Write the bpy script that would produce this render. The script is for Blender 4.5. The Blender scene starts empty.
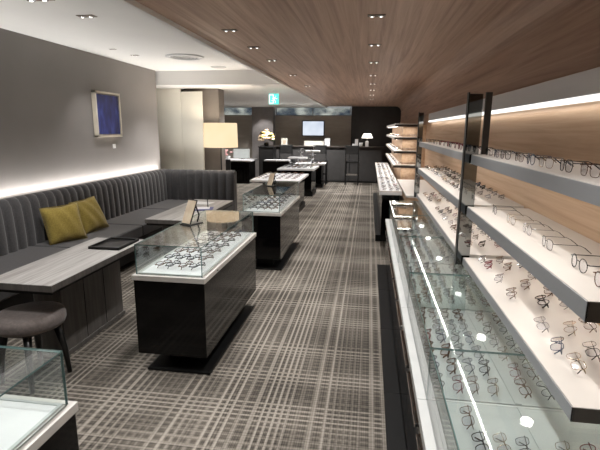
import bpy, bmesh, math, random
from mathutils import Vector, Matrix
random.seed(7)
SC = bpy.context.scene
COL = SC.collection
PI = math.pi

# ------------------------------------------------------------------ materials
def nt(name):
    m = bpy.data.materials.new(name); m.use_nodes = True
    t = m.node_tree; t.nodes.clear()
    out = t.nodes.new('ShaderNodeOutputMaterial')
    return m, t, out

def N(t, typ, **kw):
    n = t.nodes.new(typ)
    for k, v in kw.items():
        if k.startswith('i_'):
            n.inputs[int(k[2:])].default_value = v
        else:
            setattr(n, k, v)
    return n

def L(t, a, ao, b, bi): t.links.new(a.outputs[ao], b.inputs[bi])

def ramp(t, stops):
    r = t.nodes.new('ShaderNodeValToRGB'); e = r.color_ramp.elements
    while len(e) < len(stops): e.new(0.5)
    for i, (p, c) in enumerate(stops):
        e[i].position = p; e[i].color = (*c, 1)
    return r

def mat(name, c1, c2=None, rough=.5, metal=0, scale=(8, 8, 8), detail=3, bump=0, spec=.5, coat=0, lo=.35, hi=.65, sheen=0):
    """principled surface whose colour wanders between two tones along a stretched noise"""
    m, t, out = nt(name)
    if c2 is None: c2 = tuple(v * .9 for v in c1)
    p = N(t, 'ShaderNodeBsdfPrincipled')
    p.inputs['Roughness'].default_value = rough; p.inputs['Metallic'].default_value = metal
    p.inputs['Specular IOR Level'].default_value = spec
    p.inputs['Coat Weight'].default_value = coat; p.inputs['Coat Roughness'].default_value = .05
    p.inputs['Sheen Weight'].default_value = sheen
    tc = N(t, 'ShaderNodeTexCoord'); mp = N(t, 'ShaderNodeMapping'); mp.inputs['Scale'].default_value = scale
    nz = N(t, 'ShaderNodeTexNoise'); nz.inputs['Scale'].default_value = 1; nz.inputs['Detail'].default_value = detail
    r = ramp(t, [(lo, c1), (hi, c2)])
    L(t, tc, 'Object', mp, 'Vector'); L(t, mp, 'Vector', nz, 'Vector'); L(t, nz, 'Fac', r, 'Fac'); L(t, r, 'Color', p, 'Base Color')
    if bump:
        b = N(t, 'ShaderNodeBump'); b.inputs['Strength'].default_value = bump; b.inputs['Distance'].default_value = .004
        L(t, nz, 'Fac', b, 'Height'); L(t, b, 'Normal', p, 'Normal')
    L(t, p, 'BSDF', out, 'Surface')
    return m

def emit(name, col, s, col2=None, scale=3):
    m, t, out = nt(name)
    e = N(t, 'ShaderNodeEmission'); e.inputs['Strength'].default_value = s
    tc = N(t, 'ShaderNodeTexCoord'); nz = N(t, 'ShaderNodeTexNoise'); nz.inputs['Scale'].default_value = scale
    r = ramp(t, [(.4, col), (.6, col2 or col)])
    L(t, tc, 'Object', nz, 'Vector'); L(t, nz, 'Fac', r, 'Fac'); L(t, r, 'Color', e, 'Color'); L(t, e, 'Emission', out, 'Surface')
    return m

def glassmat(name, tint, base=.03, rough=0.0):
    m, t, out = nt(name)
    tr = N(t, 'ShaderNodeBsdfTransparent'); tr.inputs['Color'].default_value = (*tint, 1)
    gl = N(t, 'ShaderNodeBsdfGlossy'); gl.inputs['Roughness'].default_value = rough
    lw = N(t, 'ShaderNodeLayerWeight'); lw.inputs['Blend'].default_value = .5
    pw = N(t, 'ShaderNodeMath', operation='POWER'); pw.inputs[1].default_value = 4.2
    fr = N(t, 'ShaderNodeMath', operation='MULTIPLY_ADD'); fr.inputs[1].default_value = .85; fr.inputs[2].default_value = base
    L(t, lw, 'Facing', pw, 0); L(t, pw, 0, fr, 0)
    mx = N(t, 'ShaderNodeMixShader')
    L(t, fr, 0, mx, 'Fac'); L(t, tr, 'BSDF', mx, 1); L(t, gl, 'BSDF', mx, 2); L(t, mx, 'Shader', out, 'Surface')
    return m

def woodmat(name, stops, across=(16, .5, 16), rough=.45, spec=.35, dist=.6):
    m, t, out = nt(name)
    p = N(t, 'ShaderNodeBsdfPrincipled'); p.inputs['Roughness'].default_value = rough
    p.inputs['Specular IOR Level'].default_value = spec
    tc = N(t, 'ShaderNodeTexCoord'); mp = N(t, 'ShaderNodeMapping'); mp.inputs['Scale'].default_value = across
    nz = N(t, 'ShaderNodeTexNoise'); nz.inputs['Scale'].default_value = 1; nz.inputs['Detail'].default_value = 6
    nz.inputs['Distortion'].default_value = dist; nz.inputs['Roughness'].default_value = .62
    r = ramp(t, stops)
    L(t, tc, 'Object', mp, 'Vector'); L(t, mp, 'Vector', nz, 'Vector'); L(t, nz, 'Fac', r, 'Fac'); L(t, r, 'Color', p, 'Base Color')
    L(t, p, 'BSDF', out, 'Surface')
    return m

def carpetmat():
    m, t, out = nt('plaid_carpet')
    p = N(t, 'ShaderNodeBsdfPrincipled'); p.inputs['Roughness'].default_value = .95
    p.inputs['Specular IOR Level'].default_value = .1
    tc = N(t, 'ShaderNodeTexCoord'); sx = N(t, 'ShaderNodeSeparateXYZ'); L(t, tc, 'Object', sx, 'Vector')
    def mth(op, a, b=None, clamp=False):
        n = N(t, 'ShaderNodeMath', operation=op); n.use_clamp = clamp
        for i, v in enumerate((a, b)):
            if v is None: continue
            if isinstance(v, (int, float)): n.inputs[i].default_value = v
            else: L(t, v[0], v[1], n, i)
        return (n, 0)
    def n1(src, scale, seed, detail=0):
        n = N(t, 'ShaderNodeTexNoise', noise_dimensions='1D'); n.inputs['Scale'].default_value = scale
        n.inputs['Detail'].default_value = detail
        w = mth('ADD', src, seed); L(t, w[0], 0, n, 'W')
        return (n, 'Fac')
    def thr(v, a, b):
        n = N(t, 'ShaderNodeMapRange'); n.clamp = True
        n.inputs['From Min'].default_value = a; n.inputs['From Max'].default_value = b
        L(t, v[0], v[1], n, 'Value'); return (n, 0)
    X = (sx, 'X'); Y = (sx, 'Y')
    n2 = N(t, 'ShaderNodeTexNoise'); n2.inputs['Scale'].default_value = 1.7; n2.inputs['Detail'].default_value = 1
    L(t, tc, 'Object', n2, 'Vector')
    def wave(src, period, warp_scale, seed):
        ph = mth('ADD', mth('MULTIPLY', src, 2 * PI / period), mth('MULTIPLY', n1(src, warp_scale, seed), 9.0))
        return thr(mth('SINE', ph), -.15, .85)
    lx = mth('MULTIPLY', wave(X, .052, 5.0, 3.1), mth('ADD', mth('MULTIPLY', thr(n1(X, 4.2, 9.7), .36, .62), .62), .38))
    ly = mth('MULTIPLY', wave(Y, .050, 4.0, 31.7), mth('ADD', mth('MULTIPLY', thr(n1(Y, 2.6, 55.2), .40, .62), .72), .22))
    fx = mth('MULTIPLY', thr(n1(X, 110, 7.7), .47, .53), .35)
    fy = mth('MULTIPLY', thr(n1(Y, 100, 17.3), .47, .53), .35)
    big = mth('MAXIMUM', lx, ly)
    fine = mth('ADD', fx, fy)
    patch = thr((n2, 'Fac'), .3, .7)
    v = mth('ADD', mth('MULTIPLY', big, .56), mth('MULTIPLY', fine, .42))
    v = mth('ADD', v, mth('MULTIPLY', patch, .24))
    r = ramp(t, [(.08, (.030, .0265, .023)), (.5, (.125, .110, .093)), (1.0, (.31, .28, .242))])
    L(t, v[0], 0, r, 'Fac'); L(t, r, 'Color', p, 'Base Color')
    b = N(t, 'ShaderNodeBump'); b.inputs['Strength'].default_value = .3; b.inputs['Distance'].default_value = .003
    L(t, v[0], 0, b, 'Height'); L(t, b, 'Normal', p, 'Normal')
    L(t, p, 'BSDF', out, 'Surface')
    return m

M = {}
M['carpet'] = carpetmat()
M['wall'] = mat('grey_paint', (.25, .232, .222), (.235, .219, .21), .85, scale=(2, 2, 2))
M['white_ceiling'] = mat('white_plaster', (.80, .79, .77), (.77, .76, .745), .9, scale=(1.5, 1.5, 1.5))
M['wood_ceiling'] = woodmat('brown_oak_ceiling', [(.3, (.34, .215, .155)), (.5, (.49, .33, .245)), (.7, (.60, .425, .325))], (22, .55, 22), .5, .3)
M['wood_panel'] = woodmat('honey_oak_panel', [(.28, (.42, .27, .17)), (.5, (.54, .375, .25)), (.72, (.63, .465, .33))], (22, .8, 22), .5, .25)
M['shelf_white'] = mat('shelf_laminate', (.66, .62, .575), (.63, .59, .55), .45, scale=(3, 3, 3))
M['fascia'] = mat('steel_fascia', (.36, .37, .385), (.30, .31, .325), .35, .3, scale=(8, .8, 8))
M['canopy'] = mat('satin_aluminium', (.80, .81, .84), (.70, .71, .74), .4, .15, scale=(5, .6, 5))
M['darkbrown'] = mat('dark_bronze', (.045, .036, .03), (.035, .028, .024), .45)
M['black_wood'] = woodmat('gloss_black_laminate', [(.3, (.0016, .0016, .0018)), (.7, (.004, .0037, .0035))], (3, 3, 30), .08, .2)
M['black'] = mat('black_lacquer', (.006, .006, .006), (.009, .009, .009), .3)
M['black_matte'] = mat('matte_black', (.006, .006, .006), (.010, .0095, .009), .6)
M['base_steel'] = mat('black_steel_plate', (.003, .003, .003), (.005, .005, .005), .5, 0, spec=.25)
M['deck_white'] = mat('white_deck', (.72, .72, .725), (.68, .68, .685), .35)
M['deck_edge'] = mat('cream_edge', (.60, .575, .54), (.55, .525, .495), .4, scale=(20, 20, 20))
M['deck_grey'] = mat('pale_grey_liner', (.44, .465, .455), (.41, .435, .425), .5)
M['deck_pale'] = mat('pale_grey_deck', (.60, .61, .60), (.56, .57, .565), .4)
M['trimplate'] = mat('bronze_trim', (.20, .15, .11), (.18, .13, .10), .5)
M['glass'] = glassmat('clear_glass', (.962, .982, .977), .035)
M['glass_edge'] = mat('green_glass_edge', (.10, .17, .165), (.14, .22, .21), .12, spec=.8)
M['lens'] = glassmat('spectacle_lens', (.95, .95, .965), .02)
M['chrome'] = mat('polished_steel', (.62, .62, .62), (.55, .55, .56), .12, 1)
M['mirror'] = mat('dark_mirror', (.27, .28, .275), (.25, .26, .255), .035, 1)
M['sofa'] = mat('charcoal_velour', (.060, .058, .060), (.044, .043, .045), .85, scale=(60, 60, 60), bump=.2, sheen=.25)
M['seam'] = mat('seam_black', (.02, .02, .021), None, .9)
M['mustard'] = mat('mustard_linen', (.30, .225, .045), (.235, .17, .03), .9, scale=(70, 70, 70), bump=.3, sheen=.2)
M['table'] = woodmat('weathered_grey_laminate', [(.3, (.20, .185, .175)), (.5, (.34, .325, .31)), (.7, (.46, .445, .43))], (34, 1.5, 34), .38, .45)
M['table_dark'] = woodmat('dark_grey_woodgrain', [(.3, (.075, .068, .062)), (.7, (.14, .128, .118))], (30, 30, 2), .45, .4)
M['stool_fabric'] = mat('taupe_velour', (.15, .125, .115), (.11, .092, .085), .85, scale=(50, 50, 50), bump=.2, sheen=.2)
M['cream'] = mat('cream_panel', (.78, .76, .68), (.75, .73, .655), .6, scale=(2, 2, 2))
M['column'] = mat('brown_grey_paint', (.20, .178, .158), (.185, .165, .147), .8)
M['far_wall'] = mat('taupe_wallcovering', (.42, .375, .32), (.38, .34, .29), .75, scale=(3, 3, 12))
M['dark_wall'] = mat('charcoal_wallcovering', (.04, .038, .037), (.034, .032, .031), .7)
M['canvas_frame'] = mat('ivory_frame', (.66, .60, .50), (.60, .55, .46), .5)
M['paper'] = mat('white_paper', (.82, .82, .82), (.78, .78, .79), .7)
M['blue'] = mat('blue_plastic', (.02, .035, .22), (.015, .03, .18), .35)
M['gold'] = mat('gold_card', (.62, .50, .36), (.72, .62, .48), .3, .2, scale=(14, 14, 14))
M['lampshade'] = emit('lit_linen_shade', (1.0, .76, .50), .52, (1.0, .73, .46), 2)
M['led'] = emit('led_diffuser', (1.0, .93, .84), 4)
M['led_small'] = emit('downlight_lens', (1.0, .95, .88), 1.6)
M['led_puck'] = emit('puck_diffuser', (1.0, .96, .9), 12)
M['led_soft'] = emit('frosted_diffuser', (1.0, .95, .88), .75)
M['led_dim'] = emit('grazing_led', (1.0, .95, .88), 3)
M['screen'] = emit('tv_screen', (.58, .63, .70), .62, (.46, .51, .6), 1.6)
M['exit_green'] = emit('exit_green', (.10, .62, .52), .8)
M['exit_white'] = emit('exit_white', (.75, 1, .95), 1.0)
M['flower'] = mat('peach_petals', (.75, .50, .34), (.80, .70, .52), .8, scale=(25, 25, 25))
M['flower_yellow'] = mat('yellow_petals', (.72, .52, .10), (.8, .66, .3), .8, scale=(25, 25, 25))
M['leaf'] = mat('leaf_green', (.05, .09, .03), (.03, .06, .02), .7)
M['vent'] = mat('white_vent', (.50, .50, .50), (.42, .42, .42), .5)
M['slot'] = mat('shadow_gap', (.06, .06, .06), None, .8)
F_COL = {
    'black': mat('frame_black', (.012, .012, .013), (.02, .02, .021), .25),
    'tortoise': mat('frame_tortoise', (.045, .022, .012), (.15, .065, .025), .25, scale=(90, 90, 90)),
    'gold': mat('frame_gold', (.40, .29, .17), (.46, .33, .20), .25, .8),
    'silver': mat('frame_silver', (.28, .28, .30), (.34, .34, .36), .22, .9),
    'burgundy': mat('frame_burgundy', (.15, .02, .03), (.22, .04, .06), .25),
    'navy': mat('frame_navy', (.02, .035, .07), (.03, .05, .11), .25),
}
def bluecanvas():
    m, t, out = nt('blue_abstract_canvas')
    p = N(t, 'ShaderNodeBsdfPrincipled'); p.inputs['Roughness'].default_value = .5
    tc = N(t, 'ShaderNodeTexCoord'); nz = N(t, 'ShaderNodeTexNoise'); nz.inputs['Scale'].default_value = 7; nz.inputs['Detail'].default_value = 5
    mp = N(t, 'ShaderNodeMapping'); mp.inputs['Scale'].default_value = (1, 1.6, .7)
    r = ramp(t, [(.35, (.006, .010, .07)), (.55, (.014, .026, .17)), (.75, (.04, .07, .30))])
    L(t, tc, 'Object', mp, 'Vector'); L(t, mp, 'Vector', nz, 'Vector'); L(t, nz, 'Fac', r, 'Fac'); L(t, r, 'Color', p, 'Base Color'); L(t, p, 'BSDF', out, 'Surface')
    return m
M['canvas'] = bluecanvas()

# ------------------------------------------------------------------ mesh helpers
class MB:
    def __init__(s): s.bm = bmesh.new()
    def box(s, x0, x1, y0, y1, z0, z1, bev=0, mi=0, seg=2, rot=None, piv=None):
        vs = [s.bm.verts.new((x, y, z)) for x in (x0, x1) for y in (y0, y1) for z in (z0, z1)]
        fs = [(0, 1, 3, 2), (4, 6, 7, 5), (0, 4, 5, 1), (2, 3, 7, 6), (0, 2, 6, 4), (1, 5, 7, 3)]
        F = [s.bm.faces.new([vs[i] for i in f]) for f in fs]
        for f in F: f.material_index = mi
        if bev:
            es = list({e for f in F for e in f.edges})
            r = bmesh.ops.bevel(s.bm, geom=es, offset=bev, segments=seg, profile=.5, affect='EDGES')
            for f in r['faces']: f.material_index = mi
            vs = list({v for f in r['faces'] for v in f.verts} | {v for v in vs if v.is_valid})
        if rot is not None:
            p = Vector(piv or ((x0 + x1) / 2, (y0 + y1) / 2, (z0 + z1) / 2))
            for v in vs:
                if v.is_valid: v.co = p + rot @ (v.co - p)
        return s
    def sheet(s, x0, x1, y0, y1, z0, z1):
        """glass sheet: the two big faces get material 0, the narrow edges material 1"""
        d = [x1 - x0, y1 - y0, z1 - z0]; th = d.index(min(d))
        vs = [s.bm.verts.new((x, y, z)) for x in (x0, x1) for y in (y0, y1) for z in (z0, z1)]
        fs = [(0, 1, 3, 2), (4, 6, 7, 5), (0, 4, 5, 1), (2, 3, 7, 6), (0, 2, 6, 4), (1, 5, 7, 3)]
        for k, f in enumerate(fs):
            s.bm.faces.new([vs[i] for i in f]).material_index = 0 if k // 2 == th else 1
        return s
    def tube(s, pts, r, n=8, closed=False, mi=0, cap=True):
        pts = [Vector(p) for p in pts]; rings = []
        m = len(pts); up0 = None
        for i, p in enumerate(pts):
            a = pts[(i - 1) % m] if (closed or i > 0) else p
            b = pts[(i + 1) % m] if (closed or i < m - 1) else p
            d = (b - a).normalized()
            u = d.cross(Vector((0, 0, 1)))
            if u.length < .05: u = d.cross(Vector((0, 1, 0)))
            u.normalize()
            if up0 is not None and u.dot(up0) < 0: u = -u
            up0 = u
            w = d.cross(u)
            rr = r[i] if isinstance(r, (list, tuple)) else r
            rings.append([s.bm.verts.new(p + rr * (math.cos(2 * PI * k / n) * u + math.sin(2 * PI * k / n) * w)) for k in range(n)])
        for i in range(m if closed else m - 1):
            A, B = rings[i], rings[(i + 1) % m]
            for k in range(n):
                f = s.bm.faces.new((A[k], A[(k + 1) % n], B[(k + 1) % n], B[k])); f.material_index = mi; f.smooth = True
        if cap and not closed:
            s.bm.faces.new(rings[0][::-1]).material_index = mi; s.bm.faces.new(rings[-1]).material_index = mi
        return s
    def lathe(s, prof, n=32, c=(0, 0, 0), mi=0, smooth=True):
        rings = []
        for r, z in prof:
            if r < 1e-6: rings.append([s.bm.verts.new((c[0], c[1], c[2] + z))])
            else: rings.append([s.bm.verts.new((c[0] + r * math.cos(2 * PI * k / n), c[1] + r * math.sin(2 * PI * k / n), c[2] + z)) for k in range(n)])
        for A, B in zip(rings, rings[1:]):
            for k in range(n):
                a = [A[0]] if len(A) == 1 else [A[k], A[(k + 1) % n]]
                b = [B[0]] if len(B) == 1 else [B[(k + 1) % n], B[k]]
                if len(a) + len(b) > 2:
                    f = s.bm.faces.new(a + b); f.material_index = mi; f.smooth = smooth
        return s
    def grid(s, fn, nu, nv, mi=0, smooth=True, closeu=False):
        V = [[s.bm.verts.new(fn(i / nu, j / nv)) for j in range(nv + 1)] for i in range(nu + 1)]
        for i in range(nu):
            for j in range(nv):
                f = s.bm.faces.new((V[i][j], V[i + 1][j], V[i + 1][j + 1], V[i][j + 1])); f.material_index = mi; f.smooth = smooth
        return s
    def prism(s, poly, a0, a1, axis='y', mi=0, smooth=False):
        def P(u, v, a):
            return {'y': (u, a, v), 'x': (a, u, v), 'z': (u, v, a)}[axis]
        A = [s.bm.verts.new(P(u, v, a0)) for u, v in poly]; B = [s.bm.verts.new(P(u, v, a1)) for u, v in poly]
        n = len(poly)
        s.bm.faces.new(A[::-1]).material_index = mi; s.bm.faces.new(B).material_index = mi
        for i in range(n):
            f = s.bm.faces.new((A[i], A[(i + 1) % n], B[(i + 1) % n], B[i])); f.material_index = mi; f.smooth = smooth
        return s
    def mesh(s, name, mats):
        bmesh.ops.recalc_face_normals(s.bm, faces=s.bm.faces[:])
        me = bpy.data.meshes.new(name); s.bm.to_mesh(me); s.bm.free()
        for m in (mats if isinstance(mats, (list, tuple)) else [mats]): me.materials.append(m)
        return me

def setp(o, label=None, cat=None, group=None, kind=None):
    if label: o['label'] = label
    if cat: o['category'] = cat
    if group: o['group'] = group
    if kind: o['kind'] = kind
    return o

def link(name, data, parent=None):
    o = bpy.data.objects.new(name, data); COL.objects.link(o)
    if parent: o.parent = parent
    return o

def wloc(o):
    v = Vector((0, 0, 0))
    while o: v = v + o.location; o = o.parent
    return v

def obj(name, mb, mats, parent=None, label=None):
    """part built in world coordinates, stored relative to its (unrotated) parent; top-level meshes get a base origin"""
    me = mb.mesh(name, mats)
    o = link(name, me, parent)
    if parent: me.transform(Matrix.Translation(-wloc(parent)))
    if label: o['label'] = label
    return o

def root(name, label, cat, loc, group=None):
    o = bpy.data.objects.new(name, None); COL.objects.link(o); o.location = loc; o.empty_display_size = .1
    return setp(o, label, cat, group)

def struct(name, mb, mats):
    o = obj(name, mb, mats); o['kind'] = 'structure'; return o

def copy_tree(o, parent=None):
    c = o.copy(); COL.objects.link(c)
    if parent: c.parent = parent
    for ch in list(o.children): copy_tree(ch, c)
    return c

def area(name, loc, rot, sx, sy, power, col=(1, .95, .89), spread=PI):
    l = bpy.data.lights.new(name, 'AREA'); l.shape = 'RECTANGLE'; l.size = sx; l.size_y = sy; l.energy = power; l.color = col; l.spread = spread
    o = link(name, l); o.location = loc; o.rotation_euler = rot
    return o

def spot(loc, power, angle=75, blend=.6, col=(1, .98, .96), rot=(0, 0, 0), r=.03):
    l = bpy.data.lights.new('downlight_or_fill', 'SPOT'); l.energy = power; l.spot_size = math.radians(angle); l.spot_blend = blend; l.color = col; l.shadow_soft_size = r
    o = link('downlight_or_fill', l); o.location = loc; o.rotation_euler = rot
    return o

# ------------------------------------------------------------------ the setting
WZ, LZ, HZ = 2.40, 2.37, 2.60          # wood ceiling, low white ceiling, raised white ceiling
b = MB(); b.box(-6.2, 1.25, -2.2, 15.7, -.05, 0); struct('floor', b, M['carpet'])
b = MB(); b.box(-3.72, -3.6, -2.2, 7.55, 0, 2.75); struct('wall_left', b, M['wall'])
b = MB(); b.box(-6.2, 1.3, -2.3, -2.2, 0, 2.75); struct('wall_back', b, M['dark_wall'])
b = MB(); b.box(-6.3, -6.2, 7.4, 15.7, 0, 2.75); struct('wall_left_far', b, M['column'])
b = MB(); b.box(-6.3, -3.72, 7.3, 7.4, 0, 2.75); struct('wall_side', b, M['wall'])
b = MB(); b.box(-6.2, -.62, 15.6, 15.7, 0, 2.12); struct('wall_far', b, M['far_wall'])
b = MB(); b.box(-.62, 1.3, 15.45, 15.7, 0, 2.5); struct('wall_far_right', b, M['dark_wall'])
# wood ceiling rolling over a cove into the right wall
prof = [(-1.42, WZ)]
for k in range(0, 11):
    a = k / 10 * PI / 2
    prof.append((.79 + .18 * math.sin(a), WZ - .18 + .18 * math.cos(a)))
prof.append((.97, 1.90))
poly = prof + [(1.05, 1.90), (1.05, 2.5), (-1.42, 2.5)]
b = MB(); b.prism(poly, -2.2, 15.45, 'y'); struct('ceiling_wood', b, M['wood_ceiling'])
b = MB(); b.box(-1.455, -1.42, -2.2, 15.5, 2.365, HZ); struct('trim_1', b, M['white_ceiling'])
b = MB(); b.box(-3.72, -1.455, -2.2, 7.6, HZ, HZ + .08); struct('ceiling_raised', b, M['white_ceiling'])
b = MB(); b.box(-6.2, -1.455, 7.6, 15.7, LZ, HZ + .08); struct('ceiling_low', b, M['white_ceiling'])
b = MB(); b.box(1.05, 1.15, -2.2, 15.45, 0, 2.5); struct('wall_right', b, M['dark_wall'])
b = MB(); b.box(.95, 1.05, -.6, 15.45, .0, 1.90); struct('wall_panel_right', b, M['wood_panel'])
# columns, cream panels, far wall features
b = MB(); b.box(-3.42, -2.76, 8.30, 8.62, 0, LZ); struct('wall_column', b, M['column'])
b = MB(); b.box(-6.2, -3.42, 8.42, 8.62, 0, LZ); struct('wall_partition', b, M['column'])
b = MB(); b.box(-3.92, -3.20, 15.2, 15.6, 0, LZ)
struct('wall_pier', b, mat('pier_paint', (.25, .23, .22), (.22, .20, .195), .7))
b = MB(); b.box(-6.2, -3.92, 15.5, 15.6, 0, 2.12); struct('wall_far_left', b, M['far_wall'])
# clerestory strip of glass with the lit corridor behind it
def clerestory():
    m, t, out = nt('corridor_glow')
    e = N(t, 'ShaderNodeEmission'); e.inputs['Strength'].default_value = .55
    tc = N(t, 'ShaderNodeTexCoord'); mp = N(t, 'ShaderNodeMapping'); mp.inputs['Scale'].default_value = (2.2, 1, 3.5)
    nz = N(t, 'ShaderNodeTexNoise'); nz.inputs['Scale'].default_value = 1; nz.inputs['Detail'].default_value = 2
    r = ramp(t, [(.36, (.02, .03, .05)), (.46, (.08, .095, .11)), (.56, (.24, .25, .235)), (.68, (.45, .46, .43))])
    L(t, tc, 'Object', mp, 'Vector'); L(t, mp, 'Vector', nz, 'Vector'); L(t, nz, 'Fac', r, 'Fac'); L(t, r, 'Color', e, 'Color'); L(t, e, 'Emission', out, 'Surface')
    return m
M['corridor'] = clerestory()
for i, (a0, a1) in enumerate(((-6.15, -3.95), (-3.18, -.64))):
    w = setp(obj('window_%d' % (i + 1), MB().sheet(a0, a1, 15.60, 15.612, 2.12, LZ), [M['glass'], M['glass_edge']]), kind='structure')
    fr = MB()
    for x in (a0, (a0 + a1) / 2 - .02, a1 - .03): fr.box(x, x + .03, 15.585, 15.6, 2.12, LZ)
    fr.box(a0, a1, 15.58, 15.6, 2.10, 2.125)
    obj('window_frame', fr, M['fascia'], w)
    struct('wall_corridor_%d' % (i + 1), MB().box(a0, a1, 15.68, 15.7, 2.1, LZ), M['corridor'])

# cream folding screen panels beyond the sofa
r = root('folding_screen', 'tall cream two-leaf screen standing behind the corner of the sofa', 'screen', (-3.5, 8.2, 0))
obj('screen_leaf', MB().box(-4.15, -3.447, 8.20, 8.24, 0, 2.366, .002), M['cream'], r)
b = MB(); b.box(-3.445, -3.02, 8.20, 8.23, 0, 2.31, .004, rot=Matrix.Rotation(math.radians(-7), 3, 'Z'), piv=(-3.44, 8.2, 0))
obj('screen_leaf', b, M['cream'], r)
b = MB(); b.tube([(-3.445, 8.252, .1), (-3.445, 8.252, 2.3)], .008); obj('hinge', b, M['chrome'], r)

# ------------------------------------------------------------------ ceiling fixtures
def ordn(n):
    return ['first', 'second', 'third', 'fourth', 'fifth', 'sixth', 'seventh', 'eighth', 'ninth', 'tenth', 'eleventh', 'twelfth', 'thirteenth',
            'fourteenth', 'fifteenth', 'sixteenth', 'seventeenth', 'eighteenth', 'nineteenth', 'twentieth', 'twenty-first', 'twenty-second',
            'twenty-third', 'twenty-fourth', 'twenty-fifth', 'twenty-sixth', 'twenty-seventh', 'twenty-eighth', 'twenty-ninth', 'thirtieth',
            'thirty-first', 'thirty-second', 'thirty-third', 'thirty-fourth', 'thirty-fifth', 'thirty-sixth'][n]

def twin_proto():
    t = root('ceiling_spotlight', 'twin spotlight', 'ceiling light', (0, 0, 0))
    b = MB(); b.box(-.06, .06, -.03, .03, -.004, 0, .0015); obj('trim_plate', b, M['trimplate'], t)
    for s in (-1, 1):
        h = obj('lamp_head', MB().lathe([(.0, -.010), (.016, -.010), (.019, -.007), (.019, -.003)], 16, (s * .03, 0, 0)), M['chrome'], t)
        obj('lens', MB().lathe([(0, -.0125), (.008, -.0125), (.008, -.0105), (0, -.0105)], 12, (s * .03, 0, 0)), M['led_small'], h)
    return t
tp = twin_proto(); first = [True]
def twin(x, y, z, label, group, sc=1):
    o = tp if first[0] else copy_tree(tp); first[0] = False
    o.location = (x, y, z); o.scale = (sc, sc, sc); setp(o, label, 'ceiling light', group)
    return o
for k, y in enumerate((3.30, 4.37, 5.46, 6.71, 7.9, 9.1, 10.4, 11.7)):
    twin(.015, y, WZ, 'twin spotlight in the middle row of the wood ceiling, %s from the camera' % ordn(k), 'spotlights down the middle of the wood ceiling')
for k, y in enumerate((3.63, 4.38, 5.19, 6.6, 8.2)):
    twin(-1.10, y, WZ, 'twin spotlight near the left edge of the wood ceiling, %s from the camera' % ordn(k), 'spotlights along the left edge of the wood ceiling')
for (x, y, lab, sc) in ((-2.5, 3.35, 'large twin spotlight at the near end of the white ceiling', 1.8), (-2.46, 3.9, 'twin spotlight on the white ceiling, second from the near end', 1.3),
                    (-3.16, 5.5, 'small spotlight in the white ceiling above the blue picture, nearer one', .7), (-3.12, 5.97, 'small spotlight in the white ceiling above the blue picture, farther one', .9)):
    twin(x, y, HZ, lab, 'spotlights in the white ceiling', sc)
# round ventilation outlets
def vent(x, y, z, rad, label):
    t = root('ceiling_vent', label, 'ceiling vent', (x, y, z), 'round outlets in the white ceiling')
    b = MB(); b.lathe([(rad * .78, -.002), (rad * .8, -.02), (rad, -.016), (rad * 1.02, 0)], 40, (x, y, z)); obj('outer_ring', b, M['deck_white'], t)
    b = MB()
    for q in (.66, .48, .3): b.lathe([(rad * q, -.004), (rad * (q + .02), -.022), (rad * (q + .10), -.014), (rad * (q + .11), -.004)], 32, (x, y, z))
    b.lathe([(0, -.018), (rad * .2, -.016), (rad * .22, -.004)], 24, (x, y, z)); obj('diffuser_cone', b, M['vent'], t)
    b = MB(); b.lathe([(0, -.003), (rad * .79, -.003)], 32, (x, y, z)); obj('duct_shadow', b, M['slot'], t, 'dark opening behind the cones')
vent(-2.5, 6.15, HZ, .25, 'large round white air outlet in the white ceiling')
def speaker(x, y, z, rad, label, m):
    b = MB(); b.lathe([(0, -.012), (rad * .9, -.012), (rad, -.006), (rad * 1.03, 0)], 28, (0, 0, 0))
    o = obj('ceiling_speaker', b, m); o.location = (x, y, z); setp(o, label, 'ceiling speaker', 'round fittings in the white ceiling')
speaker(-2.38, 7.2, HZ, .12, 'dark round ceiling fitting beyond the large air outlet', M['vent'])
speaker(-1.87, 7.75, LZ, .12, 'pale round ceiling fitting beside the wood ceiling edge', M['deck_white'])

# exit sign
r = root('exit_sign', 'green and white running-man exit sign under the white ceiling', 'sign', (-2.40, 11.5, 2.22))
obj('sign_body', MB().box(-2.535, -2.265, 11.5, 11.55, 2.22, 2.50, .006), M['exit_green'], r)
w = MB(); Yf = 11.492
w.box(-2.52, -2.40, Yf, 11.5, 2.24, 2.26); w.box(-2.525, -2.505, Yf, 11.5, 2.24, 2.47); w.box(-2.42, -2.40, Yf, 11.5, 2.24, 2.47); w.box(-2.52, -2.40, Yf, 11.5, 2.455, 2.475)
w.lathe([(0, -.01), (.018, 0), (0, .01)], 12, (-2.345, Yf, 2.43))
for p in (((-2.36, Yf, 2.40), (-2.385, Yf, 2.34)), ((-2.385, Yf, 2.34), (-2.35, Yf, 2.30), (-2.36, Yf, 2.25)), ((-2.385, Yf, 2.34), (-2.42, Yf, 2.31), (-2.46, Yf, 2.32)),
          ((-2.36, Yf, 2.39), (-2.32, Yf, 2.36), (-2.30, Yf, 2.38)), ((-2.36, Yf, 2.39), (-2.41, Yf, 2.39), (-2.43, Yf, 2.36))):
    w.tube(p, .009, 6)
obj('pictogram', w, M['exit_white'], r, 'white running figure and doorway')
obj('hanger', MB().box(-2.42, -2.38, 11.51, 11.54, 2.49, 2.583), M['deck_white'], r)
r.scale = (.7, .7, .7); r.location = (-1.815, 8.7, 2.112)

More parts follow.
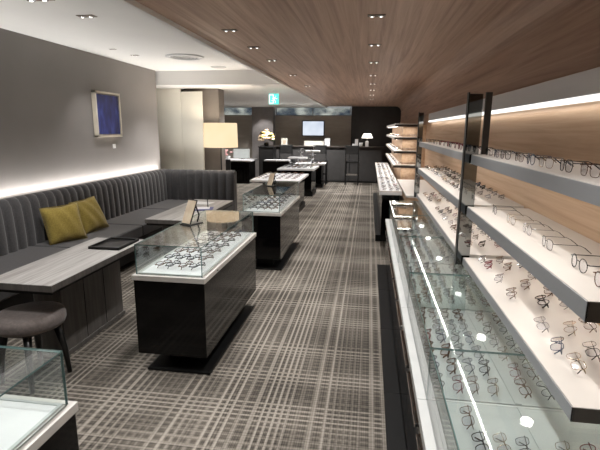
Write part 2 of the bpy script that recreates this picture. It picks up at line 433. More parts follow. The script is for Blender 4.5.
# ------------------------------------------------------------------ sofa
def sofa():
    t = root('corner_sofa', 'long charcoal corner sofa with vertical channel-tufted back along the grey wall', 'sofa', (-3.1, 4.2, 0))
    y0, y1 = .6, 7.42; w = .125
    # back along the wall: profile going up, over the top and down, scalloped along y
    pf = [(0, .44), (.0, .60), (.01, .80), (.02, .90), (.045, .95), (.085, .972), (.13, .965), (.145, .93), (.145, .44)]
    n = int((y1 - y0) / w); sub = 8
    def bk(u, v):
        j = v * (len(pf) - 1); q = pf[int(round(j))]
        s = u * n; fr = s - math.floor(s)
        bulge = .030 * (abs(math.sin(PI * fr)) ** .55)
        k = 1 if q[0] < .1 else .0
        return (-3.36 - q[0] - .03 + bulge * k, y0 + (y1 - y0) * u, q[1] + (bulge * .25 if q[1] > .9 else 0))
    b = MB(); b.grid(bk, n * sub, len(pf) - 1)
    b.box(-3.51, -3.405, y0 + .002, y1 - .01, .02, .9)
    obj('backrest', b, M['sofa'], t)
    # return back
    x0, x1 = -3.42, -2.20; n2 = int((x1 - x0) / w)
    def bk2(u, v):
        j = v * (len(pf) - 1); q = pf[int(round(j))]
        s = u * n2; fr = s - math.floor(s); bulge = .030 * (abs(math.sin(PI * fr)) ** .55)
        k = 1 if q[0] < .1 else 0
        return (x0 + (x1 - x0) * u, 7.24 + q[0] + .03 - bulge * k, q[1] + (bulge * .25 if q[1] > .9 else 0))
    b = MB(); b.grid(bk2, n2 * sub, len(pf) - 1); b.box(x0, x1, 7.30, 7.40, .02, .93)
    b.box(x1 - .002, x1 + .012, 7.25, 7.41, .02, .955, .004)
    obj('backrest', b, M['sofa'], t)
    # seat cushions, separated by thin seams
    ys = [.6, 1.75, 2.9, 4.05, 5.2, 6.35, 7.28]
    for a, c in zip(ys, ys[1:]):
        b = MB(); b.box(-3.42, -2.76, a + .002, c - .002, .33, .47, .018, seg=3); obj('seat_cushion', b, M['sofa'], t)
    b = MB(); b.box(-2.755, -2.20, 6.62, 7.28, .33, .47, .018, seg=3); obj('seat_cushion', b, M['sofa'], t)
    b = MB(); b.box(-3.40, -2.82, .62, 7.25, .06, .33, .005); b.box(-2.82, -2.24, 6.68, 7.25, .06, .33, .005); obj('base', b, M['black_matte'], t)
    b = MB()
    for yy in (.8, 2.5, 4.2, 5.9, 7.1):
        for xx in (-3.3, -2.9): b.tube([(xx, yy, 0), (xx, yy, .07)], .025)
    obj('foot', b, M['black'], t)
    return t
sofa()
# LED profile behind the sofa back
b = MB(); b.box(-3.585, -3.550, .3, 7.5, .925, .945)
setp(obj('led_strip', b, [M['led_dim']]), 'glowing light strip running behind the charcoal sofa back', 'light strip')
b = MB()
area('sofa_glow', (-3.560, 3.9, .952), (PI, 0, 0), .03, 7.1, 15, (1, .97, .93), math.radians(130))

area('return_fill', (-2.85, 7.47, .955), (PI, 0, 0), 1.1, .03, 5, (1, .97, .93), math.radians(150))  # added uplight that lifts the cream screen and the low ceiling
b = MB(); b.box(-3.40, -2.25, 7.45, 7.49, .925, .945)  # added glowing strip, an unseen source for the uplight above
setp(obj('led_strip', b, [M['led_dim']]), 'added light strip behind the short sofa return, brightening the screen and low ceiling', 'light strip')
# pillows
def pillow(loc, rz, tilt, size, label):
    b = MB(); T = .075
    def f(sgn):
        def g(u, v):
            a, c = 2 * u - 1, 2 * v - 1
            h = (max(0, 1 - abs(a) ** 2.6) * max(0, 1 - abs(c) ** 2.6)) ** .5
            pinch = 1 - .09 * (1 - abs(a)) * abs(c) - .0
            pinch2 = 1 - .09 * (1 - abs(c)) * abs(a)
            wr = .006 * math.sin(9 * a + 4 * c) * h
            return (a * size / 2 * pinch2, sgn * (T * h + wr) , c * size / 2 * pinch)
        return g
    b.grid(f(1), 20, 20); b.grid(f(-1), 20, 20)
    bmesh.ops.remove_doubles(b.bm, verts=b.bm.verts[:], dist=.0008)
    b.tube([(-size / 2, 0, -size / 2), (0, 0, -size / 2 * .97), (size / 2, 0, -size / 2), (size / 2 * .955, 0, 0), (size / 2, 0, size / 2), (0, 0, size / 2 * .955), (-size / 2, 0, size / 2), (-size / 2 * .955, 0, 0)], .004, 6, closed=True)
    o = obj('throw_pillow', b, M['mustard']); o.location = loc
    o.rotation_euler = (Matrix.Rotation(rz, 3, 'Z') @ Matrix.Rotation(tilt, 3, 'X') @ Matrix.Rotation(random.uniform(-.1, .1), 3, 'Y')).to_euler()
    return setp(o, label, 'pillow', 'mustard pillows on the sofa')
pillow((-3.17, 4.30, .655), math.radians(62), math.radians(-18), .40, 'mustard yellow square pillow on the sofa, nearer one leaning forward')
pillow((-3.20, 4.80, .655), math.radians(80), math.radians(-24), .40, 'mustard yellow square pillow on the sofa, farther one by the blue picture')

# ------------------------------------------------------------------ artwork
r = root('wall_picture', 'blue abstract picture in a pale ivory frame on the grey wall', 'picture', (-3.6, 5.95, 1.53))
b = MB(); fx0, fx1 = -3.6, -3.545
for a in ((5.66, 5.69, 1.53, 2.13), (6.24, 6.27, 1.53, 2.13), (5.66, 6.27, 1.53, 1.56), (5.66, 6.27, 2.10, 2.13)): b.box(fx0, fx1, *a, .003)
b.box(-3.6, -3.585, 5.67, 6.26, 1.54, 2.12); obj('picture_frame', b, M['canvas_frame'], r)
obj('canvas', MB().box(-3.584, -3.556, 5.70, 6.23, 1.57, 2.09), M['canvas'], r)
b = MB(); b.box(-3.6, -3.588, 6.08, 6.14, 1.37, 1.43, .002)
setp(obj('wall_label', b, M['paper']), 'tiny white caption card on the wall below the blue picture', 'label card')

# ------------------------------------------------------------------ lounge tables
def lounge_table(x0, x1, y0, y1, label, g):
    t = root('lounge_table', label, 'table', ((x0 + x1) / 2, (y0 + y1) / 2, 0), g)
    obj('tabletop', MB().box(x0, x1, y0, y1, .655, .696, .002), M['table_dark'], t)
    obj('laminate_top', MB().box(x0, x1, y0, y1, .696, .70, .001), M['table'], t)
    obj('apron', MB().box(x0 + .012, x1 - .012, y0 + .012, y1 - .012, .635, .655), M['black_matte'], t)
    b = MB(); a, c = x0 - .0, x1 - .25; ya, yb = y0 + .40, y1 - .02
    b.box(a, c, ya, yb, .03, .636, .003)
    obj('pedestal', b, M['table_dark'], t)
    b = MB(); n = 3
    for k in range(1, n): yy = ya + (yb - ya) * k / n; b.box(c - .001, c + .003, yy - .002, yy + .002, .03, .636)
    obj('panel_joint', b, M['black'], t)
    obj('plinth', MB().box(a - .01, c + .012, ya - .012, yb + .012, 0, .035, .002), M['table_dark'], t)
    return t
lounge_table(-2.37, -1.90, 2.40, 3.62, 'grey woodgrain table with black tray in front of the sofa', 'woodgrain tables in front of the sofa')
lounge_table(-2.35, -1.80, 4.48, 5.92, 'grey woodgrain table with papers, farther along the sofa', 'woodgrain tables in front of the sofa')
r = root('serving_tray', 'flat black square tray on the far end of the nearer lounge table', 'tray', (-2.07, 3.40, .70))
obj('tray_base', MB().box(-2.20, -1.935, 3.24, 3.57, .7005, .708), M['black'], r)
b = MB()
for a in ((-2.20, -1.935, 3.24, 3.252), (-2.20, -1.935, 3.558, 3.57), (-2.20, -2.188, 3.24, 3.57), (-1.947, -1.935, 3.24, 3.57)): b.box(*a, .7005, .722, .002)
obj('tray_rim', b, M['black_matte'], r)
# papers
o = setp(obj('folder', MB().box(-.16, .16, -.11, .11, 0, .008, .002), M['blue']), 'blue folder under a white sheet on the farther lounge table', 'folder'); o.location = (-2.0, 5.18, .701); o.rotation_euler.z = .25
o = setp(obj('paper_sheet', MB().box(-.105, .105, -.075, .075, 0, .003), M['paper']), 'white sheet of paper lying on the blue folder', 'paper'); o.location = (-1.99, 5.2, .7095); o.rotation_euler.z = .3
o = setp(obj('paper_sheet', MB().box(-.15, .15, -.10, .10, 0, .003), M['paper']), 'white sheet of paper at the far end of the farther lounge table', 'paper'); o.location = (-2.15, 5.62, .701); o.rotation_euler.z = -.1
r = root('desk_pen_stand', 'small black pen stand upright behind the papers', 'pen stand', (-1.93, 5.28, .701))
obj('stand_base', MB().lathe([(0, 0), (.03, 0), (.03, .01), (0, .012)], 20, (-1.93, 5.28, .701)), M['black'], r)
obj('pen', MB().tube([(-1.93, 5.28, .71), (-1.935, 5.28, .80), (-1.94, 5.28, .87)], [.006, .006, .003]), M['black'], r)

# stool
r = root('round_stool', 'low round taupe upholstered stool with black legs beside the nearer lounge table', 'stool', (-2.16, 2.50, .012))
b = MB(); b.lathe([(0, .365), (.18, .365), (.205, .375), (.215, .40), (.215, .43), (.205, .455), (.17, .466), (.08, .47), (0, .471)], 48, (-2.16, 2.50, .012)); obj('seat', b, M['stool_fabric'], r)
b = MB(); b.lathe([(0, .35), (.16, .35), (.16, .365), (0, .365)], 32, (-2.16, 2.50, .012)); obj('seat_ring', b, M['black'], r)
for k in range(4):
    a = PI / 4 + k * PI / 2 - .25
    c, s_ = math.cos(a), math.sin(a)
    b = MB(); b.tube([(-2.16 + .15 * c, 2.50 + .15 * s_, .36), (-2.16 + .185 * c, 2.50 + .185 * s_, .18), (-2.16 + .20 * c, 2.50 + .20 * s_, 0)], [.026, .02, .015], 10)
    obj('leg', b, M['black'], r)

# floor lamp
LX, LY = -2.55, 7.72
r = root('floor_lamp', 'black floor lamp with a lit cream drum shade behind the sofa end', 'lamp', (LX, LY, 0))
b = MB(); b.lathe([(0, 0), (.17, 0), (.17, .012), (.03, .03), (0, .03)], 36, (LX, LY, 0)); obj('base', b, M['black'], r)
b = MB(); b.tube([(LX, LY, .02), (LX, LY, 1.62)], .014, 12); obj('pole', b, M['black'], r)
b = MB(); b.lathe([(.27, 1.34), (.295, 1.34), (.285, 1.75), (.275, 1.75), (.27, 1.34)], 48, (LX, LY, 0)); obj('lamp_shade', b, M['lampshade'], r)
b = MB(); b.tube([(LX - .28, LY, 1.735), (LX + .28, LY, 1.735)], .004); b.tube([(LX, LY - .28, 1.735), (LX, LY + .28, 1.735)], .004); obj('shade_spider', b, M['chrome'], r)
b = MB(); b.lathe([(0, 1.50), (.03, 1.52), (.04, 1.56), (.025, 1.6), (0, 1.63)], 20, (LX, LY, 0)); obj('bulb', b, M['led'], r)
l = bpy.data.lights.new('floor_lamp_light', 'POINT'); l.energy = 13; l.color = (1, .84, .66); l.shadow_soft_size = .05
o = link('floor_lamp_light', l); o.location = (LX, LY, 1.68)

# ------------------------------------------------------------------ glass showcases in the aisle
def showcase(x0, x1, y0, y1, label, g, side_x=None):
    t = root('glass_showcase', label, 'display case', ((x0 + x1) / 2, (y0 + y1) / 2, 0), g)
    obj('cabinet_body', MB().box(x0 + .008, x1 - .008, y0 + .008, y1 - .008, .138, .665, .002), M['black_wood'], t)
    obj('support_leg', MB().box(x0 + .14, x1 - .14, y0 + .2, y1 - .2, .018, .138), M['black_matte'], t)
    obj('base_plate', MB().box(x0 + .05, x1 - .0, y0 + .035, y1 - .12, 0, .018, .003), M['base_steel'], t)
    d = MB(); d.box(x0, x1, y0, y1, .665, .70, .002); obj('deck', d, M['deck_edge'], t, 'cream deck slab')
    b = MB(); b.box(x0 + .045, x1 - .045, y0 + .045, y1 - .045, .7002, .706)
    lin = obj('display_liner', b, M['deck_white'], t, 'white felt liner')
    b = MB(); q = .012
    for a in ((x0 + .033, x0 + .033 + q, y0 + .033, y1 - .033), (x1 - .045, x1 - .033, y0 + .033, y1 - .033), (x0 + .045, x1 - .045, y0 + .033, y0 + .045), (x0 + .045, x1 - .045, y1 - .045, y1 - .033)):
        b.box(*a, .7002, .709)
    obj('liner_channel', b, M['deck_grey'], t)
    gx0, gx1, gy0, gy1, e = x0 + .022, x1 - .022, y0 + .022, y1 - .022, .006
    for nm, s in (('glass_top', (gx0, gx1, gy0, gy1, .899, .905)), ('glass_side', (gx0, gx0 + e, gy0, gy1, .70, .899)), ('glass_side', (gx1 - e, gx1, gy0, gy1, .70, .899)),
                  ('glass_end', (gx0 + e, gx1 - e, gy0, gy0 + e, .70, .899)), ('glass_end', (gx0 + e, gx1 - e, gy1 - e, gy1, .70, .899))):
        obj(nm, MB().sheet(*s), [M['glass'], M['glass_edge']], t)
    b = MB()
    for yy in (y0 + .25, y1 - .25): b.lathe([(0, -.004), (.009, -.004), (.009, .004), (0, .004)], 12, (x1 + .000, yy, .683))
    obj('deck_lock', b, M['chrome'], t)
    return t
G = 'glass showcases down the aisle'
showcase(-1.47, -.99, .15, 1.32, 'glass-topped black showcase at the lower left corner, nearest the camera', G)
showcase(-1.525, -1.02, 2.68, 4.06, 'glass-topped black showcase beside the nearer lounge table', G)
showcase(-1.46, -.98, 5.08, 6.55, 'glass-topped black showcase farther down, third along the aisle', G)

# counter-top tilted cards / mirrors
def tilt_card(x, y, rz, label, s=1):
    t = root('tilted_card_stand', label, 'display stand', (x, y, .905), 'tilted stands on the showcases')
    b = MB(); R = Matrix.Rotation(math.radians(-24), 3, 'X')
    b.box(-.045 * s, .045 * s, -.004, .004, .0, .19 * s, .002, rot=R, piv=(0, 0, .0)); b2 = MB()
    b2.box(-.05 * s, .05 * s, .005, .012, .0, .20 * s, .002, rot=R, piv=(0, 0, 0))
    c = link('display_face', b.mesh('display_face', M['gold']), t); c.location = (0, -.01, .012)
    c = link('back_plate', b2.mesh('back_plate', M['black']), t); c.location = (0, -.01, .012)
    b3 = MB(); b3.tube([(0, .085 * s, .18 * s), (0, .13 * s, .06 * s), (0, .11 * s, .006)], .006); b3.box(-.05 * s, .05 * s, -.03, .13 * s, 0, .007, .002)
    c = link('support', b3.mesh('support', M['black']), t)
    t.rotation_euler.z = rz
tilt_card(-1.41, 3.36, math.radians(-28), 'small tilted cream display card on black support atop the second showcase')
tilt_card(-1.30, 5.95, math.radians(-28), 'small tilted cream display card on black support atop the third showcase', .9)

# open display tables farther down the aisle
def display_table(x0, x1, y0, y1, label, g):
    t = root('display_table', label, 'display table', ((x0 + x1) / 2, (y0 + y1) / 2, 0), g)
    obj('tabletop', MB().box(x0, x1, y0, y1, .655, .695, .003), M['deck_white'], t)
    obj('cabinet_body', MB().box(x0 + .25, x1 - .08, y0 + .10, y1 - .10, .12, .655, .003), M['black_wood'], t)
    obj('base_plate', MB().box(x0 + .25, x1 - .05, y0 + .15, y1 - .15, 0, .12, .003), M['base_steel'], t)
    return t
G2 = 'white display tables near the far counter'
display_table(-2.25, -1.30, 8.50, 9.95, 'white-topped display table with eyeglasses beyond the glass showcases', G2)
display_table(-2.25, -1.32, 11.15, 12.3, 'white-topped display table with tiered trays, second beyond the glass showcases', G2)
display_table(-2.1, -1.25, 12.95, 13.7, 'white-topped display table right in front of the bar chairs', G2)
def riser(x0, x1, y0, y1, z0, z1, label):
    t = root('display_riser', label, 'display riser', ((x0 + x1) / 2, (y0 + y1) / 2, z0), 'raised trays near the far counter')
    xm, ym = (x0 + x1) / 2, (y0 + y1) / 2
    obj('tray', MB().box(x0, x1, y0, y1, z1 - .04, z1, .004), M['paper'], t)
    obj('stem', MB().tube([(xm, ym, z0 + .008), (xm, ym, z1 - .04)], .012), M['chrome'], t)
    obj('foot', MB().lathe([(0, 0), (.07, 0), (.07, .008), (0, .01)], 20, (xm, ym, z0)), M['chrome'], t)
riser(-2.12, -1.62, 11.95, 12.25, .695, .93, 'white raised tray on a steel stem, lower one on the second display table')
riser(-1.80, -1.40, 13.0, 13.3, .695, 1.06, 'white raised tray on a steel stem, higher one before the television')
def tree_stand(x, y, z, h, label):
    t = root('eyeglass_tree', label, 'display stand', (x, y, z), 'slim eyewear stands near the far counter')
    obj('pole', MB().tube([(x, y, z), (x, y, z + h)], .007), M['chrome'], t)
    for k in range(3):
        zz = z + h * (.45 + .25 * k); obj('arm', MB().tube([(x - .08, y, zz + .02), (x, y, zz), (x + .08, y, zz + .02)], .005), M['chrome'], t)
    obj('foot', MB().lathe([(0, 0), (.06, 0), (.06, .01), (0, .012)], 16, (x, y, z)), M['chrome'], t)
tree_stand(-1.52, 12.2, .695, .42, 'slim chrome eyewear stand on the second display table')
tree_stand(-1.98, 13.35, .695, .42, 'slim chrome eyewear stand on the farthest display table, left one')
tree_stand(-1.62, 13.45, .695, .50, 'slim chrome eyewear stand on the farthest display table, right one')
t = root('side_counter', 'low black counter carrying two white trays left of the display tables', 'counter', (-2.85, 12.9, 0))
obj('cabinet_body', MB().box(-2.98, -2.20, 12.7, 13.1, 0, .76, .003), M['black_wood'], t)
for x in (-2.77, -2.40):
    t2 = MB(); t2.box(x - .17, x + .17, 12.72, 13.02, .7605, .80, .006)
    setp(obj('white_tray', t2, M['deck_white']), 'white shallow tray on the low black counter, %s one' % ('left' if x < -2.6 else 'right'), 'tray', 'trays on the low black counter')

# ------------------------------------------------------------------ far reception counter, chairs, screen
t = root('reception_counter', 'long dark bar-height counter with a thin grey top along the far wall', 'counter', (-1.5, 14.8, 0))
obj('counter_front', MB().box(-3.45, .40, 14.62, 15.05, 0, 1.10, .003), M['dark_wall'], t)
obj('countertop', MB().box(-3.5, .45, 14.56, 15.1, 1.10, 1.135, .003), M['darkbrown'], t)
obj('kick_plate', MB().box(-3.43, .38, 14.6, 14.625, 0, .06), M['black'], t)
obj('panel_joint', MB().box(-.62, -.6, 14.612, 14.622, .06, 1.10), M['black'], t)
def bar_chair():
    t = root('bar_chair', 'x', 'chair', (0, 0, 0))
    obj('seat', MB().box(-.21, .21, -.2, .2, .66, .71, .015), M['black'], t)
    obj('backrest', MB().box(-.21, .21, -.23, -.20, .93, 1.19, .01), M['black_matte'], t)
    for sx in (-1, 1):
        b = MB(); b.box(sx * .19 - .016, sx * .19 + .016, -.23, -.20, 0, 1.17, .003); obj('leg', b, M['black'], t)
        b = MB(); b.box(sx * .19 - .016, sx * .19 + .016, .16, .19, 0, .66, .003); obj('leg', b, M['black'], t)
    b = MB(); b.box(-.19, .19, .168, .182, .28, .31); obj('footrest', b, M['chrome'], t)
    obj('rear_rail', MB().box(-.19, .19, -.222, -.208, .30, .33), M['chrome'], t)
    return t
bc = bar_chair()
for k, (x, y, lab) in enumerate(((-2.52, 14.1, 'black bar chair at the far counter, leftmost of three'), (-1.48, 14.1, 'black bar chair at the far counter, middle one below the television'),
                       (-.50, 14.1, 'black bar chair at the far counter, rightmost below the dark wall'))):
    o = bc if k == 0 else copy_tree(bc); o.location = (x, y, 0); setp(o, lab, 'chair', 'bar chairs at the far counter')
t = root('television', 'pale glowing flat television mounted on the far taupe wall', 'television', (-1.87, 15.55, 1.44))
obj('casing', MB().box(-2.27, -1.51, 15.53, 15.6, 1.43, 1.945, .006), M['black'], t)
obj('screen', MB().box(-2.24, -1.54, 15.522, 15.53, 1.46, 1.92), M['screen'], t)
def small(name, lab, cat, mb, m, g='small things on the far counter'):
    return setp(obj(name, mb, m), lab, cat, g)
t = root('framed_card', 'small framed cream card on the left part of the far counter', 'card', (-2.72, 14.7, 1.135))
obj('frame', MB().box(-2.82, -2.62, 14.68, 14.70, 1.135, 1.37, .003), M['cream'], t)
obj('card', MB().box(-2.77, -2.67, 14.674, 14.68, 1.19, 1.31), M['gold'], t)
small('console_box', 'low cream box on the far counter beneath the television', 'box', MB().box(-2.08, -1.45, 14.75, 15.0, 1.135, 1.29, .005), M['cream'])
small('white_box', 'upright white sign block on the counter right of the cream box', 'sign', MB().box(-1.42, -1.25, 14.72, 14.80, 1.135, 1.38, .005), M['paper'])
small('white_box', 'white box on the counter at the left edge of the dark wall', 'box', MB().box(-.54, -.42, 14.72, 14.8, 1.135, 1.22, .004), M['paper'])
small('white_card', 'small upright white card behind the left white box', 'card', MB().box(-.46, -.36, 14.84, 14.86, 1.135, 1.36, .002), M['paper'])
small('white_cup', 'short white cup on the counter between the card and the lamp', 'cup', MB().lathe([(0, 0), (.05, 0), (.06, .12), (.054, .12), (.046, .01), (0, .01)], 20, (-.27, 14.75, 1.135)), M['paper'])
t = root('table_lamp', 'small table lamp with lit white shade on the far counter', 'lamp', (-.08, 14.8, 1.135))
obj('lamp_base', MB().box(-.13, -.03, 14.76, 14.84, 1.135, 1.30, .006), M['paper'], t)
obj('stem', MB().tube([(-.08, 14.8, 1.29), (-.08, 14.8, 1.46)], .008), M['chrome'], t)
obj('lamp_shade', MB().lathe([(.165, 1.40), (.175, 1.40), (.115, 1.54), (.105, 1.54), (.165, 1.40)], 28, (-.08, 14.8, 0)), emit('white_lit_shade', (1, .93, .82), 1.5), t)
# flower arrangement
t = root('tall_cabinet', 'black chest-high cabinet carrying the flowers left of the far counter', 'cabinet', (-3.14, 14.1, 0))
obj('cabinet_body', MB().box(-3.38, -2.92, 13.9, 14.35, 0, 1.10, .003), M['black'], t)
obj('cabinet_top', MB().box(-3.40, -2.90, 13.88, 14.37, 1.10, 1.13, .003), M['black_matte'], t)
obj('cabinet_door', MB().box(-3.36, -2.94, 13.892, 13.9, .05, 1.08, .002), M['black_matte'], t)
t = root('flower_arrangement', 'round arrangement of peach and yellow flowers on the tall black cabinet', 'flowers', (-3.18, 14.1, 1.13))
obj('vase', MB().lathe([(0, 0), (.06, 0), (.08, .06), (.07, .12), (.062, .12), (.0, .11)], 24, (-3.18, 14.1, 1.13)), M['black'], t)
bf, by, bl = MB(), MB(), MB()
def blob(b, c, r):
    for k in range(6):
        a = k * PI / 3; d = Vector((math.cos(a) * r * .5, math.sin(a) * r * .5, r * .1))
        b.lathe([(0, -r * .45), (r * .4, -r * .2), (r * .48, r * .1), (r * .3, r * .35), (0, r * .45)], 8, Vector(c) + d)
for k in range(60):
    u = random.random() * 2 * PI; v = random.random()
    rr = .20 * math.sqrt(1 - (v * .9) ** 2)
    c = (-3.18 + rr * math.cos(u), 14.1 + rr * math.sin(u), 1.30 + .26 * v)
    blob((bf, bf, by, bf, bl)[k % 5], c, .075)
blob(bf, (-3.17, 14.05, 1.62), .07)
obj('flower_heads', bf, M['flower'], t); obj('flower_heads', by, M['flower_yellow'], t, 'yellow blossoms'); obj('leaves', bl, M['leaf'], t)
# service desk on the far left
t = root('service_desk', 'black desk with a white top at the far left beyond the lamp', 'desk', (-4.0, 13.9, 0))
obj('desk_body', MB().box(-4.5, -3.62, 13.6, 14.4, 0, .68, .003), M['black_wood'], t)
obj('desktop', MB().box(-4.55, -3.55, 13.55, 14.45, .68, .72, .003), M['deck_white'], t)
t = root('desk_monitor', 'wide white monitor standing on the far left desk', 'monitor', (-3.95, 14.0, .72))
obj('monitor_panel', MB().box(-4.22, -3.70, 13.98, 14.02, .76, 1.04, .005), M['deck_grey'], t)
obj('monitor_foot', MB().box(-4.05, -3.87, 13.93, 14.09, .72, .735, .003), M['chrome'], t)
obj('monitor_neck', MB().box(-3.98, -3.94, 14.02, 14.04, .73, .86), M['chrome'], t)
t = root('desk_flowers', 'small pink flowers in a white pot left of the monitor', 'flowers', (-4.36, 13.9, .72))
obj('pot', MB().lathe([(0, 0), (.05, 0), (.07, .1), (.06, .1), (0, .09)], 20, (-4.36, 13.9, .72)), M['paper'], t)
b = MB()
for k in range(9): blob(b, (-4.36 + random.uniform(-.1, .1), 13.9 + random.uniform(-.08, .08), .86 + random.uniform(0, .16)), .05)
obj('blossoms', b, mat('pink_petals', (.7, .35, .35), (.8, .55, .52), .8), t)
for k, (x, y) in enumerate(((-4.15, 12.9),)):
    t = root('lounge_chair', ('black low-backed chair facing the far left desk', 'black low-backed chair right of the far left desk')[k], 'chair', (x, y, 0))
    obj('seat', MB().box(x - .24, x + .24, y - .22, y + .22, .38, .46, .02), M['black'], t)
    obj('backrest', MB().box(x - .24, x + .24, y - .26, y - .20, .42, .80, .02), M['black_matte'], t)
    for sx in (-1, 1):
        for sy in (-1, 1): obj('leg', MB().tube([(x + sx * .2, y + sy * .18, 0), (x + sx * .2, y + sy * .18, .39)], .015), M['black'], t)

# ------------------------------------------------------------------ right side: wall shelving
FX, BX = .60, .95
def shelf(y0, y1, zt, th, label, g, fx=FX, pucks=(), cap='darkbrown'):
    t = root('wall_shelf', label, 'shelf', ((fx + BX) / 2, (y0 + y1) / 2, zt), g)
    obj('shelf_board', MB().box(fx + .004, BX, y0 + .004, y1 - .004, zt - th + .004, zt, .001), M['shelf_white'], t)
    obj('front_fascia', MB().box(fx, fx + .004, y0, y1, zt - th, zt - .003, .0005), M['fascia'], t)
    obj('end_cap', MB().box(fx, BX, y0, y0 + .004, zt - th, zt - .001), M[cap], t)
    obj('end_cap', MB().box(fx, BX, y1 - .004, y1, zt - th, zt - .001), M['darkbrown'], t)
    obj('underside', MB().box(fx + .004, BX, y0 + .004, y1 - .004, zt - th, zt - th + .004), M['shelf_white'], t)
    lx = fx + .014 if zt > 1.4 else BX - .03
    b = MB(); b.box(lx, lx + .005, y0 + .02, y1 - .02, zt - th - .004, zt - th); obj('led_profile', b, M['led'], t)
    for py in pucks:
        obj('puck_lamp', MB().lathe([(0, -.006), (.020, -.006), (.024, 0)], 16, (.668, py, zt - th)), M['led_puck'], t)
    return t
SH = ((1.512, .054, 'top'), (1.200, .060, 'middle'), (.880, .045, 'lowest'))
U1 = (1.265, 2.85); U2 = (2.925, 5.80)
for zt, th, nm in SH:
    shelf(U1[0], U1[1], zt, th, '%s white wall shelf in the nearest bay, in front of the mirrored post' % nm, 'white shelves on the right wall', pucks=(1.75, 2.52) if nm == 'middle' else ())
    shelf(U2[0], U2[1], zt, th, '%s white wall shelf in the bay beyond the mirrored post' % nm, 'white shelves on the right wall', pucks=(3.35, 4.15, 4.95, 5.6) if nm == 'middle' else (), cap='shelf_white')
for zt, th, nm in SH:
    for (a, c) in (U1, U2):
        n = (c - a)
        if zt > 1.4: area('shelf_led', (FX + .017, (a + c) / 2, zt - th - .006), (0, math.radians(-20), 0), .004, n - .06, .45 * n, (1, .955, .90))
        else: area('shelf_led', (BX - .028, (a + c) / 2, zt - th - .006), (0, math.radians(22), 0), .01, n - .06, .42 * n, (1, .955, .90))
# canopy
t = root('shelf_canopy', 'brushed metal canopy with a light strip above the right wall shelves', 'canopy', (.9, 3.9, 1.8))
obj('canopy_fascia', MB().box(.90, .95, .3, 7.55, 1.80, 1.905, .003), M['canopy'], t)
obj('led_strip', MB().box(.902, .935, .3, 7.55, 1.775, 1.799, .004), M['led_soft'], t)
area('canopy_led', (.925, 3.9, 1.762), (0, math.radians(-14), 0), .02, 7.2, 1.0, (1, .955, .90))
# mirrored posts
def post(y, label, x0=.568, x1=.645):
    t = root('mirrored_post', label, 'post', ((x0 + x1) / 2, y, .826), 'mirrored posts between the shelf bays')
    obj('post_core', MB().box(x0, x1, y, y + .04, .826, 1.86, .002), M['mirror'], t)
    if x1 - x0 > .06: obj('rear_upright', MB().box(x1 + .018, x1 + .052, y + .005, y + .03, 1.513, 1.87), M['darkbrown'], t, 'dark bronze upright beside the mirror')
    obj('edge_trim', MB().box(x0 - .006, x0, y - .004, y + .044, .826, 1.87), M['black'], t)
post(2.87, 'tall mirrored post between the near and second shelf bays')
post(5.83, 'tall mirrored post at the far end of the second shelf bay', .585, .64)

# third bay : gondola block wrapped by shelves
t = root('end_gondola', 'oak clad gondola block with wrap-around white shelves at the far right', 'gondola', (.7, 9.5, 0))
obj('oak_body', MB().box(.56, .95, 8.14, 12.0, 0, 1.74, .003), M['wood_panel'], t)
for zt, h in ((1.76, .05), (1.54, .045), (1.31, .045), (1.07, .05)):
    s_ = obj('shelf', MB().box(.42, .80, 8.0, 12.0, zt - h, zt, .002), M['shelf_white'], t)
    b = MB(); b.box(.415, .80, 7.994, 8.0, zt - h, zt - .016); obj('shelf_edge', b, M['darkbrown'], s_)
    obj('led_profile', MB().box(.45, .465, 8.05, 11.9, zt - h - .004, zt - h), M['led'], s_)
    area('gondola_led', (.48, 9.9, zt - h - .012), (0, math.radians(20), 0), .02, 3.8, 1.6, (1, .955, .90))
    area('gondola_led', (.62, 8.05, zt - h - .012), (0, 0, 0), .3, .02, .25, (1, .955, .90))

# ------------------------------------------------------------------ right side: glass-topped counters
def counter(y0, y1, label, near_end=False, far_end=False):
    t = root('display_counter', label, 'display counter', (.6, (y0 + y1) / 2, 0), 'glass-topped counters along the right wall')
    g = .0015
    obj('cabinet_body', MB().box(.245, .94, y0 + g, y1 - g, .10, .56, .002), M['black_wood'], t)
    b = MB(); b.box(.15, .92, y0 + g, y1 - g, 0, .022, .002); obj('base_plate', b, M['base_steel'], t)
    obj('support_leg', MB().box(.32, .90, y0 + .02, y1 - .02, .022, .10), M['black_matte'], t)
    n = 2; w = (y1 - y0) / n
    for k in range(n):
        dr = obj('drawer_front', MB().box(.238, .245, y0 + k * w + .004, y0 + (k + 1) * w - .004, .13, .50, .001), M['black_wood'], t)
        obj('handle', MB().box(.226, .240, y0 + k * w + .03, y0 + (k + 1) * w - .03, .450, .466, .003), M['chrome'], dr)
    obj('deck', MB().box(.225, .945, y0 + g, y1 - g, .56, .60, .002), M['deck_pale'], t)
    obj('display_liner', MB().box(.285, .60, y0 + .012, y1 - .012, .6002, .606), M['deck_grey'], t)
    obj('display_liner', MB().box(.625, .93, y0 + .012, y1 - .012, .6002, .606), M['deck_grey'], t)
    obj('liner_channel', MB().box(.60, .625, y0 + .012, y1 - .012, .6002, .610), M['deck_grey'], t)
    obj('glass_top', MB().sheet(.262, .945, y0 + g, y1 - g, .818, .825), [M['glass'], M['glass_edge']], t)
    obj('glass_front', MB().sheet(.262, .268, y0 + g, y1 - g, .60, .818), [M['glass'], M['glass_edge']], t)
    if near_end: obj('glass_end', MB().sheet(.268, .94, y0 + g, y0 + .008, .60, .818), [M['glass'], M['glass_edge']], t)
    if far_end: obj('glass_end', MB().sheet(.268, .94, y1 - .008, y1 - g, .60, .818), [M['glass'], M['glass_edge']], t)
    return t
cy = [-.25, .72, 1.69, 2.66, 3.62, 4.58, 5.5]
